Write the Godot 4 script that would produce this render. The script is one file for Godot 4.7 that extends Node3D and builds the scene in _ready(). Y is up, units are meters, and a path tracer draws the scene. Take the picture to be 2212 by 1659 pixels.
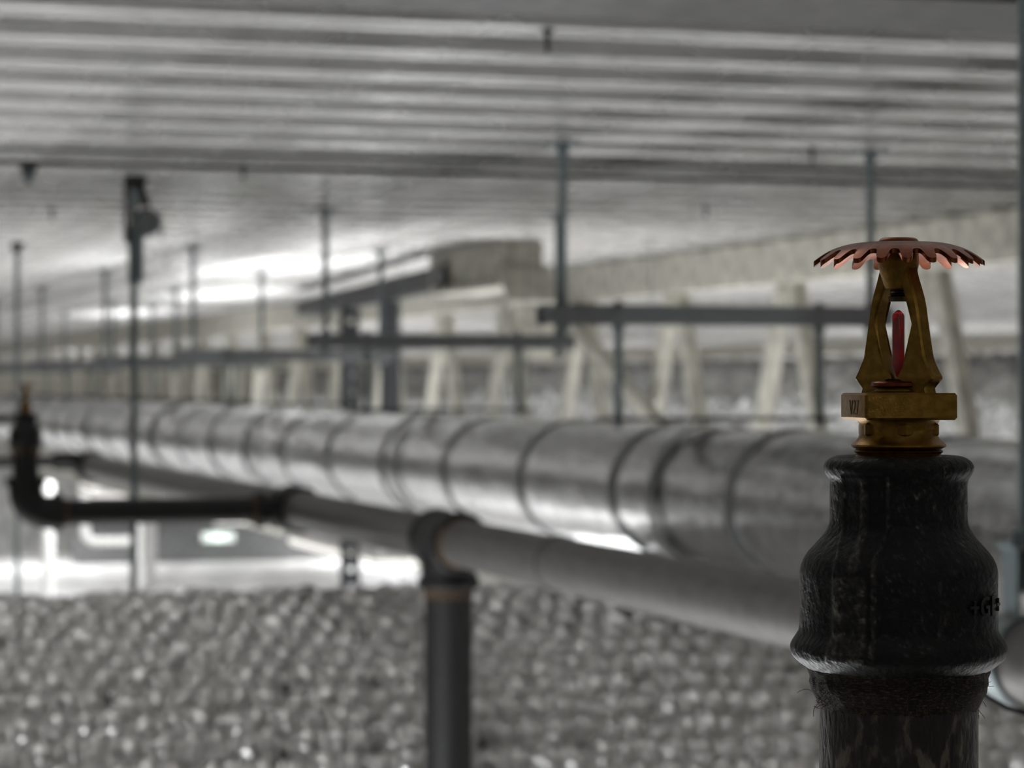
extends Node3D
# A roof void above a hall: an upright fire sprinkler close by, pipes, ducts and trusses under a metal deck behind it.
# World: y up, the pipes run along z, the ribs of the deck along x. Metres. Floor at y = 0, eye level at EYE.

const EYE := 2.6
const DECK := 2.93          # underside of the deck's lower flanges
const MAIN_X := 0.917       # sprinkler main
const MAIN_Y := 2.4
const UP_POWER := 0.95       # each face of a linear lamp
const PANEL_POWER := 14.5   # each added panel lamp

var M := {}
var rng := RandomNumberGenerator.new()

func _ready():
	rng.seed = 11
	# ---------------------------------------------------------------- camera
	var cam := Camera3D.new()
	cam.name = "camera"
	add_child(cam)
	cam.position = Vector3(0, EYE, 0)
	cam.rotation.y = -0.2998
	var lens := CameraAttributesPhysical.new()
	lens.frustum_focal_length = 82.49
	lens.frustum_focus_distance = 0.556
	lens.exposure_aperture = 29.5
	lens.frustum_near = 0.05
	lens.frustum_far = 120.0
	cam.attributes = lens
	cam.fov = 16.55
	cam.current = true
	# ---------------------------------------------------------------- environment
	var env := Environment.new()
	env.background_mode = Environment.BG_COLOR
	env.background_color = Color(0.25, 0.27, 0.3)
	env.tonemap_mode = Environment.TONE_MAPPER_LINEAR
	env.tonemap_exposure = 1.0
	env.sdfgi_enabled = true
	env.ssao_enabled = true
	env.ssil_enabled = true
	var we := WorldEnvironment.new()
	we.name = "world_environment"
	we.environment = env
	add_child(we)
	make_materials()
	# ---------------------------------------------------------------- lamps that light the void (linear lamps below the ducts, added panels over the floor)
	linear_lamp(Vector3(2.11, 2.07, -8.69), 1.36, 0.16, UP_POWER, "white linear lamp glowing below the main pipe, just left of the riser tee")
	linear_lamp(Vector3(2.11, 2.07, -11.4), 1.36, 0.16, UP_POWER, "white linear lamp one length farther off in the row behind the main pipe")
	linear_lamp(Vector3(2.0, 1.6, -6.0), 1.36, 0.16, UP_POWER, "white linear lamp hidden behind the quilted foil duct")
	linear_lamp(Vector3(1.55, 1.5, -5.4), 1.2, 0.16, UP_POWER, "white linear lamp low down behind the quilted foil duct")
	linear_lamp(Vector3(3.68, 1.6, -25.0), 0.9, 0.36, UP_POWER, "short wide lamp glowing just above the dark branch pipe, right of the elbow")
	for row in 6:
		for col in 5:
			added_panel_lamp(Vector3(-0.6 + 5.2 * col, 2.28 if row > 1 and col < 2 else 1.45, -4.6 - 6.6 * row), PANEL_POWER * (1.1 if row > 3 and col < 3 else 1.0))
	added_panel_lamp(Vector3(2.9, 1.1, -2.7), 10.0)  # added for floor bounce onto the quilted duct
	linear_lamp(Vector3(0.0, 1.2, -2.6), 1.2, 0.16, 4.2, "added unseen linear lamp below the frame, lighting the front of the quilted foil duct")  # added out of view to brighten the quilted duct
	# ---------------------------------------------------------------- structure
	build_hall()
	build_deck()
	# ---------------------------------------------------------------- things
	build_trusses()
	build_foil_pipe()
	build_lumpy_duct()
	build_trapezes()
	build_quilted_duct()
	build_main()
	build_far_things()
	build_rods()
	build_sprinkler_assembly(Vector3(0.2454, 0.0, -0.5144), 0)
	build_sprinkler_assembly(Vector3(0.489, -0.03, -4.139), 1)

# ======================================================================= helpers
class Shape:
	var v := PackedVector3Array()
	var n := PackedVector3Array()
	var uv := PackedVector2Array()
	var ix := PackedInt32Array()
	func vert(p: Vector3, nn: Vector3, t := Vector2.ZERO) -> int:
		v.append(p); n.append(nn); uv.append(t)
		return v.size() - 1
	func tri(a: int, b: int, c: int) -> void:
		# front faces run clockwise: turn the triangle to agree with its normals
		var g := (v[c] - v[a]).cross(v[b] - v[a])
		if g.dot(n[a] + n[b] + n[c]) < 0.0:
			ix.append_array(PackedInt32Array([a, c, b]))
		else:
			ix.append_array(PackedInt32Array([a, b, c]))
	func quad(a: int, b: int, c: int, d: int) -> void:
		tri(a, b, c); tri(a, c, d)
	func face(ps: Array, nn: Vector3) -> void:
		var k := []
		for p in ps:
			k.append(vert(p, nn, Vector2(p.x + p.z, p.y)))
		for i in range(1, ps.size() - 1):
			tri(k[0], k[i], k[i + 1])
	var col := PackedColorArray()
	func done() -> ArrayMesh:
		var a := []
		a.resize(Mesh.ARRAY_MAX)
		a[Mesh.ARRAY_VERTEX] = v
		a[Mesh.ARRAY_NORMAL] = n
		a[Mesh.ARRAY_TEX_UV] = uv
		a[Mesh.ARRAY_INDEX] = ix
		if col.size() == v.size():
			a[Mesh.ARRAY_COLOR] = col
		var m := ArrayMesh.new()
		m.add_surface_from_arrays(Mesh.PRIMITIVE_TRIANGLES, a)
		return m

# chamfered box
func add_box(s: Shape, at: Vector3, size: Vector3, bevel := 0.001, turn := Basis()):
	var h := size / 2.0
	var b: float = min(bevel, min(h.x, min(h.y, h.z)) * 0.49)
	var ax := [Vector3.RIGHT, Vector3.UP, Vector3.BACK]
	var c := {}
	for sx in [-1, 1]:
		for sy in [-1, 1]:
			for sz in [-1, 1]:
				var sg := Vector3(sx, sy, sz)
				for k in 3:
					var p := Vector3(sx * (h.x - b), sy * (h.y - b), sz * (h.z - b))
					p[k] = sg[k] * h[k]
					var nn: Vector3 = ax[k] * sg[k]
					c[[sx, sy, sz, k]] = s.vert(at + turn * p, turn * nn, Vector2(p.x + p.z, p.y + p.z))
	for k in 3:
		var i := (k + 1) % 3
		var j := (k + 2) % 3
		for q in [-1, 1]:
			var four := []
			for e in [[-1, -1], [1, -1], [1, 1], [-1, 1]]:
				var g := [0, 0, 0]
				g[k] = q; g[i] = e[0]; g[j] = e[1]
				four.append(c[[g[0], g[1], g[2], k]])
			s.quad(four[0], four[1], four[2], four[3])
	for k in 3:                       # edges along axis k
		var i := (k + 1) % 3
		var j := (k + 2) % 3
		for a in [-1, 1]:
			for d in [-1, 1]:
				var g0 := [0, 0, 0]
				g0[k] = -1; g0[i] = a; g0[j] = d
				var g1 := g0.duplicate()
				g1[k] = 1
				s.quad(c[[g0[0], g0[1], g0[2], i]], c[[g1[0], g1[1], g1[2], i]], c[[g1[0], g1[1], g1[2], j]], c[[g0[0], g0[1], g0[2], j]])
	for sx in [-1, 1]:
		for sy in [-1, 1]:
			for sz in [-1, 1]:
				s.tri(c[[sx, sy, sz, 0]], c[[sx, sy, sz, 1]], c[[sx, sy, sz, 2]])

func frame_along(d: Vector3) -> Basis:     # a basis whose y axis is d
	var y := d.normalized()
	var x := y.cross(Vector3(0.13, 0.2, 0.97) if absf(y.z) < 0.9 else Vector3.RIGHT).normalized()
	return Basis(x, y, x.cross(y))

# surface of revolution round y of xf; profile of Vector2(radius, height); creases sharper than crease degrees stay sharp
func add_lathe(s: Shape, prof: Array, seg := 32, xf := Transform3D(), crease := 32.0):
	var m := prof.size()
	var seg_n := []
	for i in m - 1:
		var d: Vector2 = prof[i + 1] - prof[i]
		var nn := Vector2(d.y, -d.x).normalized()
		seg_n.append(nn)
	# orientation: make the normals point away from the axis on the whole
	var rows := []
	for i in m - 1:
		var na: Vector2 = seg_n[i]
		var nb: Vector2 = seg_n[i]
		if i > 0 and rad_to_deg(absf(seg_n[i - 1].angle_to(seg_n[i]))) < crease:
			na = (seg_n[i - 1] + seg_n[i]).normalized()
		if i < m - 2 and rad_to_deg(absf(seg_n[i + 1].angle_to(seg_n[i]))) < crease:
			nb = (seg_n[i + 1] + seg_n[i]).normalized()
		rows.append([prof[i], na, prof[i + 1], nb])
	for row in rows:
		if row[0].distance_to(row[2]) < 1e-7:
			continue
		var first := s.v.size()
		for k in seg + 1:
			var a := TAU * k / seg
			var dir := Vector3(sin(a), 0, cos(a))
			for e in 2:
				var p: Vector2 = row[e * 2]
				var nn: Vector2 = row[e * 2 + 1]
				s.vert(xf * (dir * p.x + Vector3.UP * p.y), (xf.basis * (dir * nn.x + Vector3.UP * nn.y)).normalized(), Vector2(float(k) / seg, p.y))
		for k in seg:
			var q := first + k * 2
			if row[0].x > 1e-7:
				s.tri(q, q + 2, q + 1)
			if row[2].x > 1e-7:
				s.tri(q + 2, q + 3, q + 1)

func add_rod(s: Shape, a: Vector3, b: Vector3, r: float, seg := 12):
	var h := a.distance_to(b)
	var f := frame_along(b - a)
	add_lathe(s, [Vector2(0, 0), Vector2(r * 0.9, 0), Vector2(r, r * 0.1), Vector2(r, h - r * 0.1), Vector2(r * 0.9, h), Vector2(0, h)], seg, Transform3D(f, a))

# a tube with caps that follows a path
func add_tube(s: Shape, path: Array, radii, seg := 16, caps := true):
	var m := path.size()
	var f := Basis()
	var first := s.v.size()
	for i in m:
		var t: Vector3 = (path[min(i + 1, m - 1)] - path[max(i - 1, 0)]).normalized()
		if i == 0:
			f = frame_along(t)
		else:
			var q := Quaternion(f.y.normalized(), t) if f.y.dot(t) > -0.999 else Quaternion()
			f = Basis(q) * f
		var r: float = radii[i] if radii is Array else radii
		for k in seg + 1:
			var a := TAU * k / seg
			var d: Vector3 = f.x * cos(a) + f.z * sin(a)
			s.vert(path[i] + d * r, d, Vector2(float(k) / seg, float(i)))
	for i in m - 1:
		for k in seg:
			var q := first + i * (seg + 1) + k
			s.quad(q, q + 1, q + seg + 2, q + seg + 1)
	if caps:
		for e in [0, m - 1]:
			var t2: Vector3 = (path[0] - path[1]).normalized() if e == 0 else (path[m - 1] - path[m - 2]).normalized()
			var cidx := s.vert(path[e], t2)
			var ring := []
			for k in seg + 1:
				ring.append(s.vert(s.v[first + e * (seg + 1) + k], t2))
			for k in seg:
				s.tri(cidx, ring[k], ring[k + 1])

# a closed outline (Vector2 list) extruded along z of xf by depth, centred, with a small bevel
func add_extrude(s: Shape, outline: Array, depth: float, xf := Transform3D(), bevel := 0.0002, crease := 35.0):
	var pts := PackedVector2Array(outline)
	if Geometry2D.is_polygon_clockwise(pts):
		pts.reverse()
	var m := pts.size()
	var en := []
	for i in m:
		var d := pts[(i + 1) % m] - pts[i]
		en.append(Vector2(d.y, -d.x).normalized())
	var inset := PackedVector2Array()
	for i in m:
		var nn: Vector2 = (en[i] + en[(i + m - 1) % m]).normalized()
		inset.append(pts[i] - nn * bevel)
	var tris := Geometry2D.triangulate_polygon(inset)
	var h := depth / 2.0
	for sg in [-1.0, 1.0]:
		var base := s.v.size()
		for p in inset:
			s.vert(xf * Vector3(p.x, p.y, sg * h), xf.basis * Vector3(0, 0, sg), p)
		for i in range(0, tris.size(), 3):
			s.tri(base + tris[i], base + tris[i + 1], base + tris[i + 2])
	for i in m:
		var j := (i + 1) % m
		var na: Vector2 = en[i]
		var nb: Vector2 = en[i]
		if rad_to_deg(absf(en[(i + m - 1) % m].angle_to(en[i]))) < crease:
			na = (en[i] + en[(i + m - 1) % m]).normalized()
		if rad_to_deg(absf(en[j].angle_to(en[i]))) < crease:
			nb = (en[i] + en[j]).normalized()
		var zs := [-h, -h + bevel, h - bevel, h]
		for r in 3:
			var tilt: float = [-0.7, 0.0, 0.7][r]
			var q := []
			for e in 2:
				var p0: Vector2 = (inset if zs[r + e] == -h or zs[r + e] == h else pts)[i]
				var p1: Vector2 = (inset if zs[r + e] == -h or zs[r + e] == h else pts)[j]
				q.append(s.vert(xf * Vector3(p0.x, p0.y, zs[r + e]), (xf.basis * Vector3(na.x, na.y, tilt)).normalized(), p0))
				q.append(s.vert(xf * Vector3(p1.x, p1.y, zs[r + e]), (xf.basis * Vector3(nb.x, nb.y, tilt)).normalized(), p1))
			s.quad(q[0], q[1], q[3], q[2])

# six-sided nut round y
func add_nut(s: Shape, at: Vector3, across: float, high: float, turn := 0.0, axis := Vector3.UP):
	var o := []
	for k in 6:
		var a := TAU * k / 6 + turn
		o.append(Vector2(cos(a), sin(a)) * across / sqrt(3.0))
	var f := frame_along(axis)
	add_extrude(s, o, high, Transform3D(Basis(f.x, f.z, -f.y) if true else f, at), across * 0.04)

func obj(called: String, s, m: Material, parent: Node = self, at := Vector3.ZERO) -> MeshInstance3D:
	var o := MeshInstance3D.new()
	o.name = called
	o.mesh = s.done() if s is Shape else s
	o.material_override = m
	o.position = at
	parent.add_child(o, true)
	return o

func thing(called: String, label: String, category: String, at := Vector3.ZERO, group := "") -> Node3D:
	var o := Node3D.new()
	o.name = called
	add_child(o, true)
	o.position = at
	return tag(o, label, category, group)

func tag(o, label: String, category: String, group := ""):
	o.set_meta("label", label)
	o.set_meta("category", category)
	if group:
		o.set_meta("group", group)
	return o

func struct(o, label := "", category := "") -> Node3D:
	o.set_meta("kind", "structure")
	if label:
		o.set_meta("label", label)
		o.set_meta("category", category)
	return o

# ======================================================================= materials
func noise_tex(frequency: float, seed_: int, colors: Array, at: Array, size := 512, kind := FastNoiseLite.TYPE_SIMPLEX_SMOOTH, octaves := 4) -> NoiseTexture2D:
	var f := FastNoiseLite.new()
	f.noise_type = kind
	f.seed = seed_
	f.frequency = frequency
	f.fractal_octaves = octaves
	var t := NoiseTexture2D.new()
	t.width = size
	t.height = size
	t.seamless = true
	t.noise = f
	if colors.size():
		var g := Gradient.new()
		g.offsets = PackedFloat32Array(at)
		g.colors = PackedColorArray(colors)
		t.color_ramp = g
	return t

func mat(c: Color, rough: float, metal := 0.0, spec := 0.5) -> StandardMaterial3D:
	var m := StandardMaterial3D.new()
	m.albedo_color = c
	m.roughness = rough
	m.metallic = metal
	m.metallic_specular = spec
	return m

func grained(m: StandardMaterial3D, scale: Vector3, albedo: Texture2D, bump: Texture2D = null, depth := 0.0, rough: Texture2D = null, world := false):
	m.uv1_triplanar = true
	m.uv1_world_triplanar = world
	m.uv1_scale = scale
	if albedo:
		m.albedo_texture = albedo
	if bump:
		m.heightmap_enabled = true
		m.heightmap_texture = bump
		m.heightmap_scale = depth        # centimetres
	if rough:
		m.roughness_texture = rough
		m.roughness_texture_channel = BaseMaterial3D.TEXTURE_CHANNEL_RED
	return m

func make_materials():
	var w := Color.WHITE
	var soft := noise_tex(0.012, 1, [Color(0.82, 0.82, 0.82), w], [0.25, 0.75])
	var spangle := noise_tex(0.05, 2, [Color(0.84, 0.85, 0.86), w], [0.2, 0.8], 512, FastNoiseLite.TYPE_CELLULAR, 2)
	var fine := noise_tex(0.04, 3, [], [])
	var coarse := noise_tex(0.014, 5, [], [])
	var wear := noise_tex(0.02, 6, [Color(0.3, 0.3, 0.3), Color(0.42, 0.41, 0.4), Color(1.0, 1.0, 0.95)], [0.0, 0.58, 0.8])
	var pipe_wear := noise_tex(0.013, 8, [Color(0.1, 0.09, 0.085), Color(0.17, 0.16, 0.15), Color(0.46, 0.45, 0.4)], [0.0, 0.55, 0.72], 512, FastNoiseLite.TYPE_SIMPLEX_SMOOTH, 6)
	var rough_var := noise_tex(0.02, 9, [Color(0.7, 0.7, 0.7), w], [0.2, 0.8])
	# deck: galvanised sheet
	M.deck = grained(mat(Color(0.79, 0.785, 0.775), 0.32, 0.75), Vector3(0.6, 2.2, 2.2), soft, fine, 0.02, rough_var)
	M.slab = mat(Color(0.5, 0.5, 0.49), 0.9)
	M.floor = grained(mat(Color(0.84, 0.83, 0.82), 0.75), Vector3(0.3, 0.3, 0.3), soft, null, 0.0, rough_var)
	M.wall = grained(mat(Color(0.66, 0.655, 0.64), 0.8), Vector3(0.5, 0.5, 0.5), soft)
	M.cream = grained(mat(Color(0.755, 0.745, 0.695), 0.5), Vector3(3, 3, 3), soft)
	M.galv = grained(mat(Color(0.5, 0.535, 0.54), 0.45, 0.7), Vector3(12, 12, 12), spangle)
	M.channel = grained(mat(Color(0.5, 0.505, 0.51), 0.5, 0.5), Vector3(12, 12, 12), spangle)
	M.plate = grained(mat(Color(0.27, 0.265, 0.26), 0.6, 0.3), Vector3(4, 4, 4), soft)
	M.post = grained(mat(Color(0.3, 0.305, 0.315), 0.55, 0.4), Vector3(12, 12, 12), spangle)
	M.dark = mat(Color(0.05, 0.052, 0.05), 0.7)
	M.foil = grained(mat(Color(0.84, 0.84, 0.84), 0.19, 1.0), Vector3(5, 5, 5), soft, coarse, 0.12, rough_var)
	M.crumpled = mat(Color(0.74, 0.74, 0.735), 0.26, 1.0)
	M.quilt = grained(mat(Color(0.88, 0.875, 0.865), 0.3, 1.0), Vector3(14, 14, 14), soft, fine, 0.03)
	M.pin = mat(Color(0.09, 0.085, 0.06), 0.6, 0.3)
	M.band = grained(mat(Color(0.5, 0.5, 0.5), 0.4, 0.9), Vector3(12, 12, 12), spangle)
	M.main = grained(mat(Color(0.36, 0.35, 0.34), 0.5, 0.35), Vector3(6, 6, 6), soft)
	M.iron = grained(mat(Color(0.055, 0.053, 0.053), 0.55), Vector3(9, 9, 9), soft, fine, 0.05)
	M.hemp = grained(mat(Color(0.34, 0.265, 0.19), 0.95), Vector3(60, 160, 60), soft, fine, 0.08)
	M.near_hemp = grained(mat(Color(0.4, 0.34, 0.27), 0.95), Vector3(60, 160, 60), wear, fine, 0.08)
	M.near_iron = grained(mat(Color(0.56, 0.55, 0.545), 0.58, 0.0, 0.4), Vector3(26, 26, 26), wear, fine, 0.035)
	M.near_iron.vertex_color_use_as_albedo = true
	M.near_pipe = grained(mat(Color(0.85, 0.8, 0.78), 0.6), Vector3(34, 12, 34), pipe_wear, fine, 0.05)
	M.brass = grained(mat(Color(0.55, 0.42, 0.19), 0.4, 1.0), Vector3(60, 60, 60), soft, fine, 0.006)
	M.recess_shade = mat(Color(0.33, 0.25, 0.1), 0.5, 1.0)  # shade of the recessed letters, painted as darker brass
	M.copper = grained(mat(Color(0.5, 0.275, 0.175), 0.3, 1.0), Vector3(50, 50, 50), soft, coarse, 0.004)
	M.steel = mat(Color(0.3, 0.27, 0.22), 0.4, 1.0)
	var gl := mat(Color(0.95, 0.97, 1.0, 0.06), 0.03, 0.0, 0.3)
	gl.transparency = BaseMaterial3D.TRANSPARENCY_ALPHA
	M.glass = gl
	var rd := mat(Color(0.56, 0.0, 0.015, 0.3), 0.08, 0.0, 0.25)
	rd.refraction_enabled = true
	rd.refraction_scale = 0.035
	M.red = rd
	M.white = grained(mat(Color(0.86, 0.855, 0.84), 0.4), Vector3(2, 2, 2), soft)
	M.grey = grained(mat(Color(0.45, 0.45, 0.45), 0.6), Vector3(2, 2, 2), soft)
	var em := mat(Color(1, 1, 1), 0.5)
	em.emission_enabled = true
	em.emission = Color(1.0, 0.98, 0.95)
	em.emission_energy_multiplier = 0.8
	M.glow = em
	var eg := em.duplicate()
	eg.emission = Color(0.86, 1.0, 0.92)
	eg.emission_energy_multiplier = 0.25
	M.green_glow = eg

# ======================================================================= lamps
func area_lamp(t: Node3D, size: Vector2, power: float, y: float):
	var l := AreaLight3D.new()
	l.name = "lamp_light"
	l.area_size = size
	l.light_energy = power
	l.light_color = Color(0.98, 0.99, 1.0)
	l.shadow_enabled = true
	l.position = Vector3(0, y, 0)
	l.rotation.x = PI / 2 * signf(y)
	l.area_range = 60.0
	t.add_child(l, true)

# a linear lamp along z that shines up and down; its housing hangs from two wires
func linear_lamp(at: Vector3, length: float, wide: float, power: float, label: String):
	var t := thing("linear_lamp", label, "lamp", at, "linear lamps below the ducts")
	var s := Shape.new()
	add_box(s, Vector3.ZERO, Vector3(wide, 0.04, length), 0.004)
	obj("housing", s, M.white, t)
	for up in [1.0, -1.0]:
		var d := Shape.new()
		add_box(d, Vector3(0, 0.034 * up, 0), Vector3(wide - 0.03, 0.03, length - 0.04), 0.008)
		obj("diffuser", d, M.glow, t)
		area_lamp(t, Vector2(wide - 0.04, length - 0.06), power, 0.052 * up)
	for e in [-1.0, 1.0]:
		var r := Shape.new()
		add_rod(r, Vector3(0, 0.025, e * (length / 2 - 0.12)), Vector3(0, DECK - at.y, e * (length / 2 - 0.12)), 0.0012, 6)
		obj("wire", r, M.galv, t)

# an added, unseen square lamp; its light bounces up off the hall floor
func added_panel_lamp(at: Vector3, power: float):
	var t := thing("added_panel_lamp", "added unseen square lamp over the hall floor, bouncing light up to the deck", "lamp", at, "added square lamps over the hall floor")
	var s := Shape.new()
	add_box(s, Vector3.ZERO, Vector3(0.62, 0.05, 0.62), 0.004)
	obj("housing", s, M.white, t)
	s = Shape.new()
	add_box(s, Vector3(0, -0.026, 0), Vector3(0.56, 0.006, 0.56), 0.002)
	obj("diffuser", s, M.glow, t)
	area_lamp(t, Vector2(0.55, 0.55), power, -0.033)
	for e in [-1.0, 1.0]:
		s = Shape.new()
		add_rod(s, Vector3(e * 0.28, 0.025, 0), Vector3(e * 0.28, DECK - at.y, 0), 0.0012, 6)
		obj("wire", s, M.galv, t)

# ======================================================================= setting
func build_hall():
	var s := Shape.new()
	add_box(s, Vector3(9, -0.1, -19.5), Vector3(27, 0.2, 45), 0.01)
	struct(obj("floor", s, M.floor), "pale smooth hall floor far below the pipes, seen brightly lit at the back", "floor")
	for w in [["wall_back", Vector3(9, 1.7, -41.6), Vector3(27, 3.8, 0.3)], ["wall_front", Vector3(9, 1.7, 2.6), Vector3(27, 3.8, 0.3)], ["wall_left", Vector3(-4.3, 1.7, -19.5), Vector3(0.3, 3.8, 45)], ["wall_right", Vector3(22.3, 1.7, -19.5), Vector3(0.3, 3.8, 45)]]:
		s = Shape.new()
		add_box(s, w[1], w[2], 0.01)
		struct(obj(w[0], s, M.wall), "pale plain hall wall", "wall")

func build_deck():
	var c := Node3D.new()
	c.name = "ceiling"
	add_child(c)
	struct(c, "ribbed galvanised metal deck that closes the roof void from above", "ceiling")
	var s := Shape.new()
	add_box(s, Vector3(9, DECK + 0.15, -19.5), Vector3(27, 0.2, 45), 0.01)
	obj("roof_slab", s, M.slab, c)
	# one sheet is five ribs wide; ribs of 0.2 m pitch run along x
	var pitch := 0.2
	var prof := [Vector2(0, 0.048), Vector2(0.09, 0.048), Vector2(0.108, 0.0), Vector2(0.134, 0.0), Vector2(0.138, 0.008), Vector2(0.148, 0.008), Vector2(0.152, 0.0), Vector2(0.182, 0.0), Vector2(0.2, 0.048)]
	var sheet := Shape.new()
	for r in 5:
		for i in prof.size() - 1:
			var a: Vector2 = prof[i] + Vector2(r * pitch, 0)
			var b: Vector2 = prof[i + 1] + Vector2(r * pitch, 0)
			var d := b - a
			var nn := Vector3(0, -d.x, d.y).normalized()
			for x in [[-4.2, 22.2]]:
				sheet.face([Vector3(x[0], a.y, a.x), Vector3(x[1], a.y, a.x), Vector3(x[1], b.y, b.x), Vector3(x[0], b.y, b.x)], nn)
				sheet.face([Vector3(x[0], a.y + 0.001, a.x), Vector3(x[1], a.y + 0.001, a.x), Vector3(x[1], b.y + 0.001, b.x), Vector3(x[0], b.y + 0.001, b.x)], -nn)
	var mesh := sheet.done()
	var z := -41.5
	while z < 2.5:
		obj("deck_sheet", mesh, M.deck, c, Vector3(0, DECK, z))
		z += 1.0
	# points of self-drilling screws and short fixings that stick out below the sheets
	for p in [Vector3(0.758, DECK, -2.34), Vector3(0.79, DECK, -3.93), Vector3(1.49, DECK, -3.4), Vector3(0.47, DECK, -4.0), Vector3(0.64, DECK, -5.0), Vector3(0.56, DECK, -6.3), Vector3(0.95, DECK, -5.6), Vector3(1.2, DECK, -7.0), Vector3(1.8, DECK, -4.6)]:
		var k := Shape.new()
		add_lathe(k, [Vector2(0, -0.024), Vector2(0.0022, -0.02), Vector2(0.0026, -0.003), Vector2(0.006, -0.003), Vector2(0.006, 0.0)], 10)
		obj("deck_screw", k, M.dark, c, p)
	s = Shape.new()
	add_box(s, Vector3(1.0, DECK - 0.005, -2.09), Vector3(1.9, 0.01, 0.19), 0.001)
	tag(obj("steel_flat", s, M.plate), "dark grey steel flat fixed under the deck at the top edge of the view", "steel strip")

	for e in [[-3.73, "thin dark bar drawing a dark line under the deck, nearer of the two just before the bracketed rod"], [-3.95, "thin dark bar drawing a dark line under the deck, farther of the two just before the bracketed rod"]]:
		s = Shape.new()
		add_box(s, Vector3(4.0, DECK - 0.00225, e[0]), Vector3(16.0, 0.0045, 0.02), 0.001)  # bars that only draw two dark lines under the deck
		tag(obj("dark_line_bar", s, M.plate), e[1], "steel strip")

func build_trusses():
	var near_truss := truss(2.39, 2.2, -31.0, -4.85, "cream steel lattice truss with paired sloping webs, behind the foil-clad pipe")
	var q := Shape.new()
	var pa := Vector3(-0.05, EYE + 0.205, -7.11)
	var pb := Vector3(-0.05, EYE - 0.25, -5.92)
	add_box(q, (pa + pb) / 2, Vector3(0.04, pa.distance_to(pb), 0.036), 0.004, frame_along(pb - pa))
	obj("diagonal_brace", q, M.cream, near_truss)
	truss(8.4, -8.0, -39.0, -8.3, "cream lattice truss seen far behind through the webs of the nearer one")
	# short cream beam between the truss and the trapeze hangers
	var t := thing("bracket_beam", "short cream box beam with a bent end plate, left of the nearer truss", "beam", Vector3(1.8, DECK, -5.75))
	var s := Shape.new()
	add_box(s, Vector3(0, -0.05, -0.3), Vector3(0.1, 0.095, 0.62), 0.004)
	obj("beam", s, M.cream, t)
	s = Shape.new()
	add_box(s, Vector3(0, -0.105, -0.27), Vector3(0.13, 0.012, 0.6), 0.002)
	obj("flange", s, M.cream, t)
	s = Shape.new()
	add_box(s, Vector3(0, -0.105, 0.06), Vector3(0.13, 0.012, 0.15), 0.002, Basis(Vector3.RIGHT, 0.6))
	obj("end_plate", s, M.cream, t)
	s = Shape.new()
	add_box(s, Vector3(0, -0.2, 0.11), Vector3(0.1, 0.14, 0.012), 0.002)
	obj("end_plate", s, M.cream, t)

func truss(x: float, z0: float, z1: float, apex: float, label: String) -> Node3D:
	var t := thing("roof_truss", label, "truss", Vector3(x, 0, 0))
	var s := Shape.new()
	add_box(s, Vector3(0, DECK - 0.05, (z0 + z1) / 2), Vector3(0.06, 0.1, z0 - z1), 0.005)
	obj("top_chord", s, M.cream, t)
	s = Shape.new()
	add_box(s, Vector3(0, EYE - 0.6, (z0 + z1) / 2), Vector3(0.06, 0.08, z0 - z1), 0.005)
	obj("bottom_chord", s, M.cream, t)
	var web := Shape.new()
	var a := Vector3(0, DECK - 0.1, -0.03)
	var b := Vector3(0, EYE - 0.56, -0.345)
	add_box(web, (a + b) / 2, Vector3(0.036, a.distance_to(b), 0.036), 0.004, frame_along(b - a))
	var mesh := web.done()
	var z := apex
	while z + 0.73 < z0:
		z += 0.73
	while z > z1 + 0.4:
		obj("web", mesh, M.cream, t, Vector3(0, 0, z))
		var o := obj("web", mesh, M.cream, t, Vector3(0, 0, z))
		o.rotation.y = PI
		z -= 0.73
	return t

func build_foil_pipe():
	var t := thing("foil_clad_pipe", "thick pipe clad in shiny foil with banded joints, running under the grey trapeze hangers", "insulated pipe", Vector3(1.36, EYE - 0.155, 0))
	var f := FastNoiseLite.new()
	f.seed = 4
	f.frequency = 6.0
	var z := -0.455
	var i := 0
	while z > -22.0:
		var l := 0.45
		var s := Shape.new()
		var seg := 64
		var rows := 24
		var lump := 0.0016 if z > -5.0 else 0.005
		var first := s.v.size()
		for j in rows + 1:
			for k in seg + 1:
				var a := TAU * k / seg
				var zz := z - l * j / rows
				var edge: float = min(j, rows - j)
				var r := 0.095 + lump * f.get_noise_3d(cos(a) * 0.4, sin(a) * 0.4, zz) + (-0.0015 if edge < 1 else 0.0)
				s.vert(Vector3(cos(a) * r, sin(a) * r, zz), Vector3(cos(a), sin(a), 0))
		for j in rows:
			for k in seg:
				var q := first + j * (seg + 1) + k
				s.quad(q, q + 1, q + seg + 2, q + seg + 1)
		smooth(s, seg + 1, rows + 1)
		obj("cladding", s, M.foil, t)
		var b := Shape.new()
		add_lathe(b, [Vector2(0.093, -0.012), Vector2(0.0975, -0.011), Vector2(0.0985, 0.0), Vector2(0.0975, 0.011), Vector2(0.093, 0.012)], 64, Transform3D(Basis(Vector3.RIGHT, PI / 2), Vector3(0, 0, z)), 60.0)
		obj("joint_band", b, M.band, t)
		z -= l
		i += 1

# normals of a grid of vertices from the shape itself (the last w * h vertices)
func smooth(s: Shape, w: int, h: int):
	var first := s.v.size() - w * h
	for j in h:
		for k in w:
			var q := first + j * w + k
			var px := s.v[first + j * w + min(k + 1, w - 1)] - s.v[first + j * w + max(k - 1, 0)]
			var py := s.v[first + min(j + 1, h - 1) * w + k] - s.v[first + max(j - 1, 0) * w + k]
			var nn := px.cross(py).normalized()
			s.n[q] = nn if nn.dot(s.n[q]) > 0 else -nn

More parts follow.
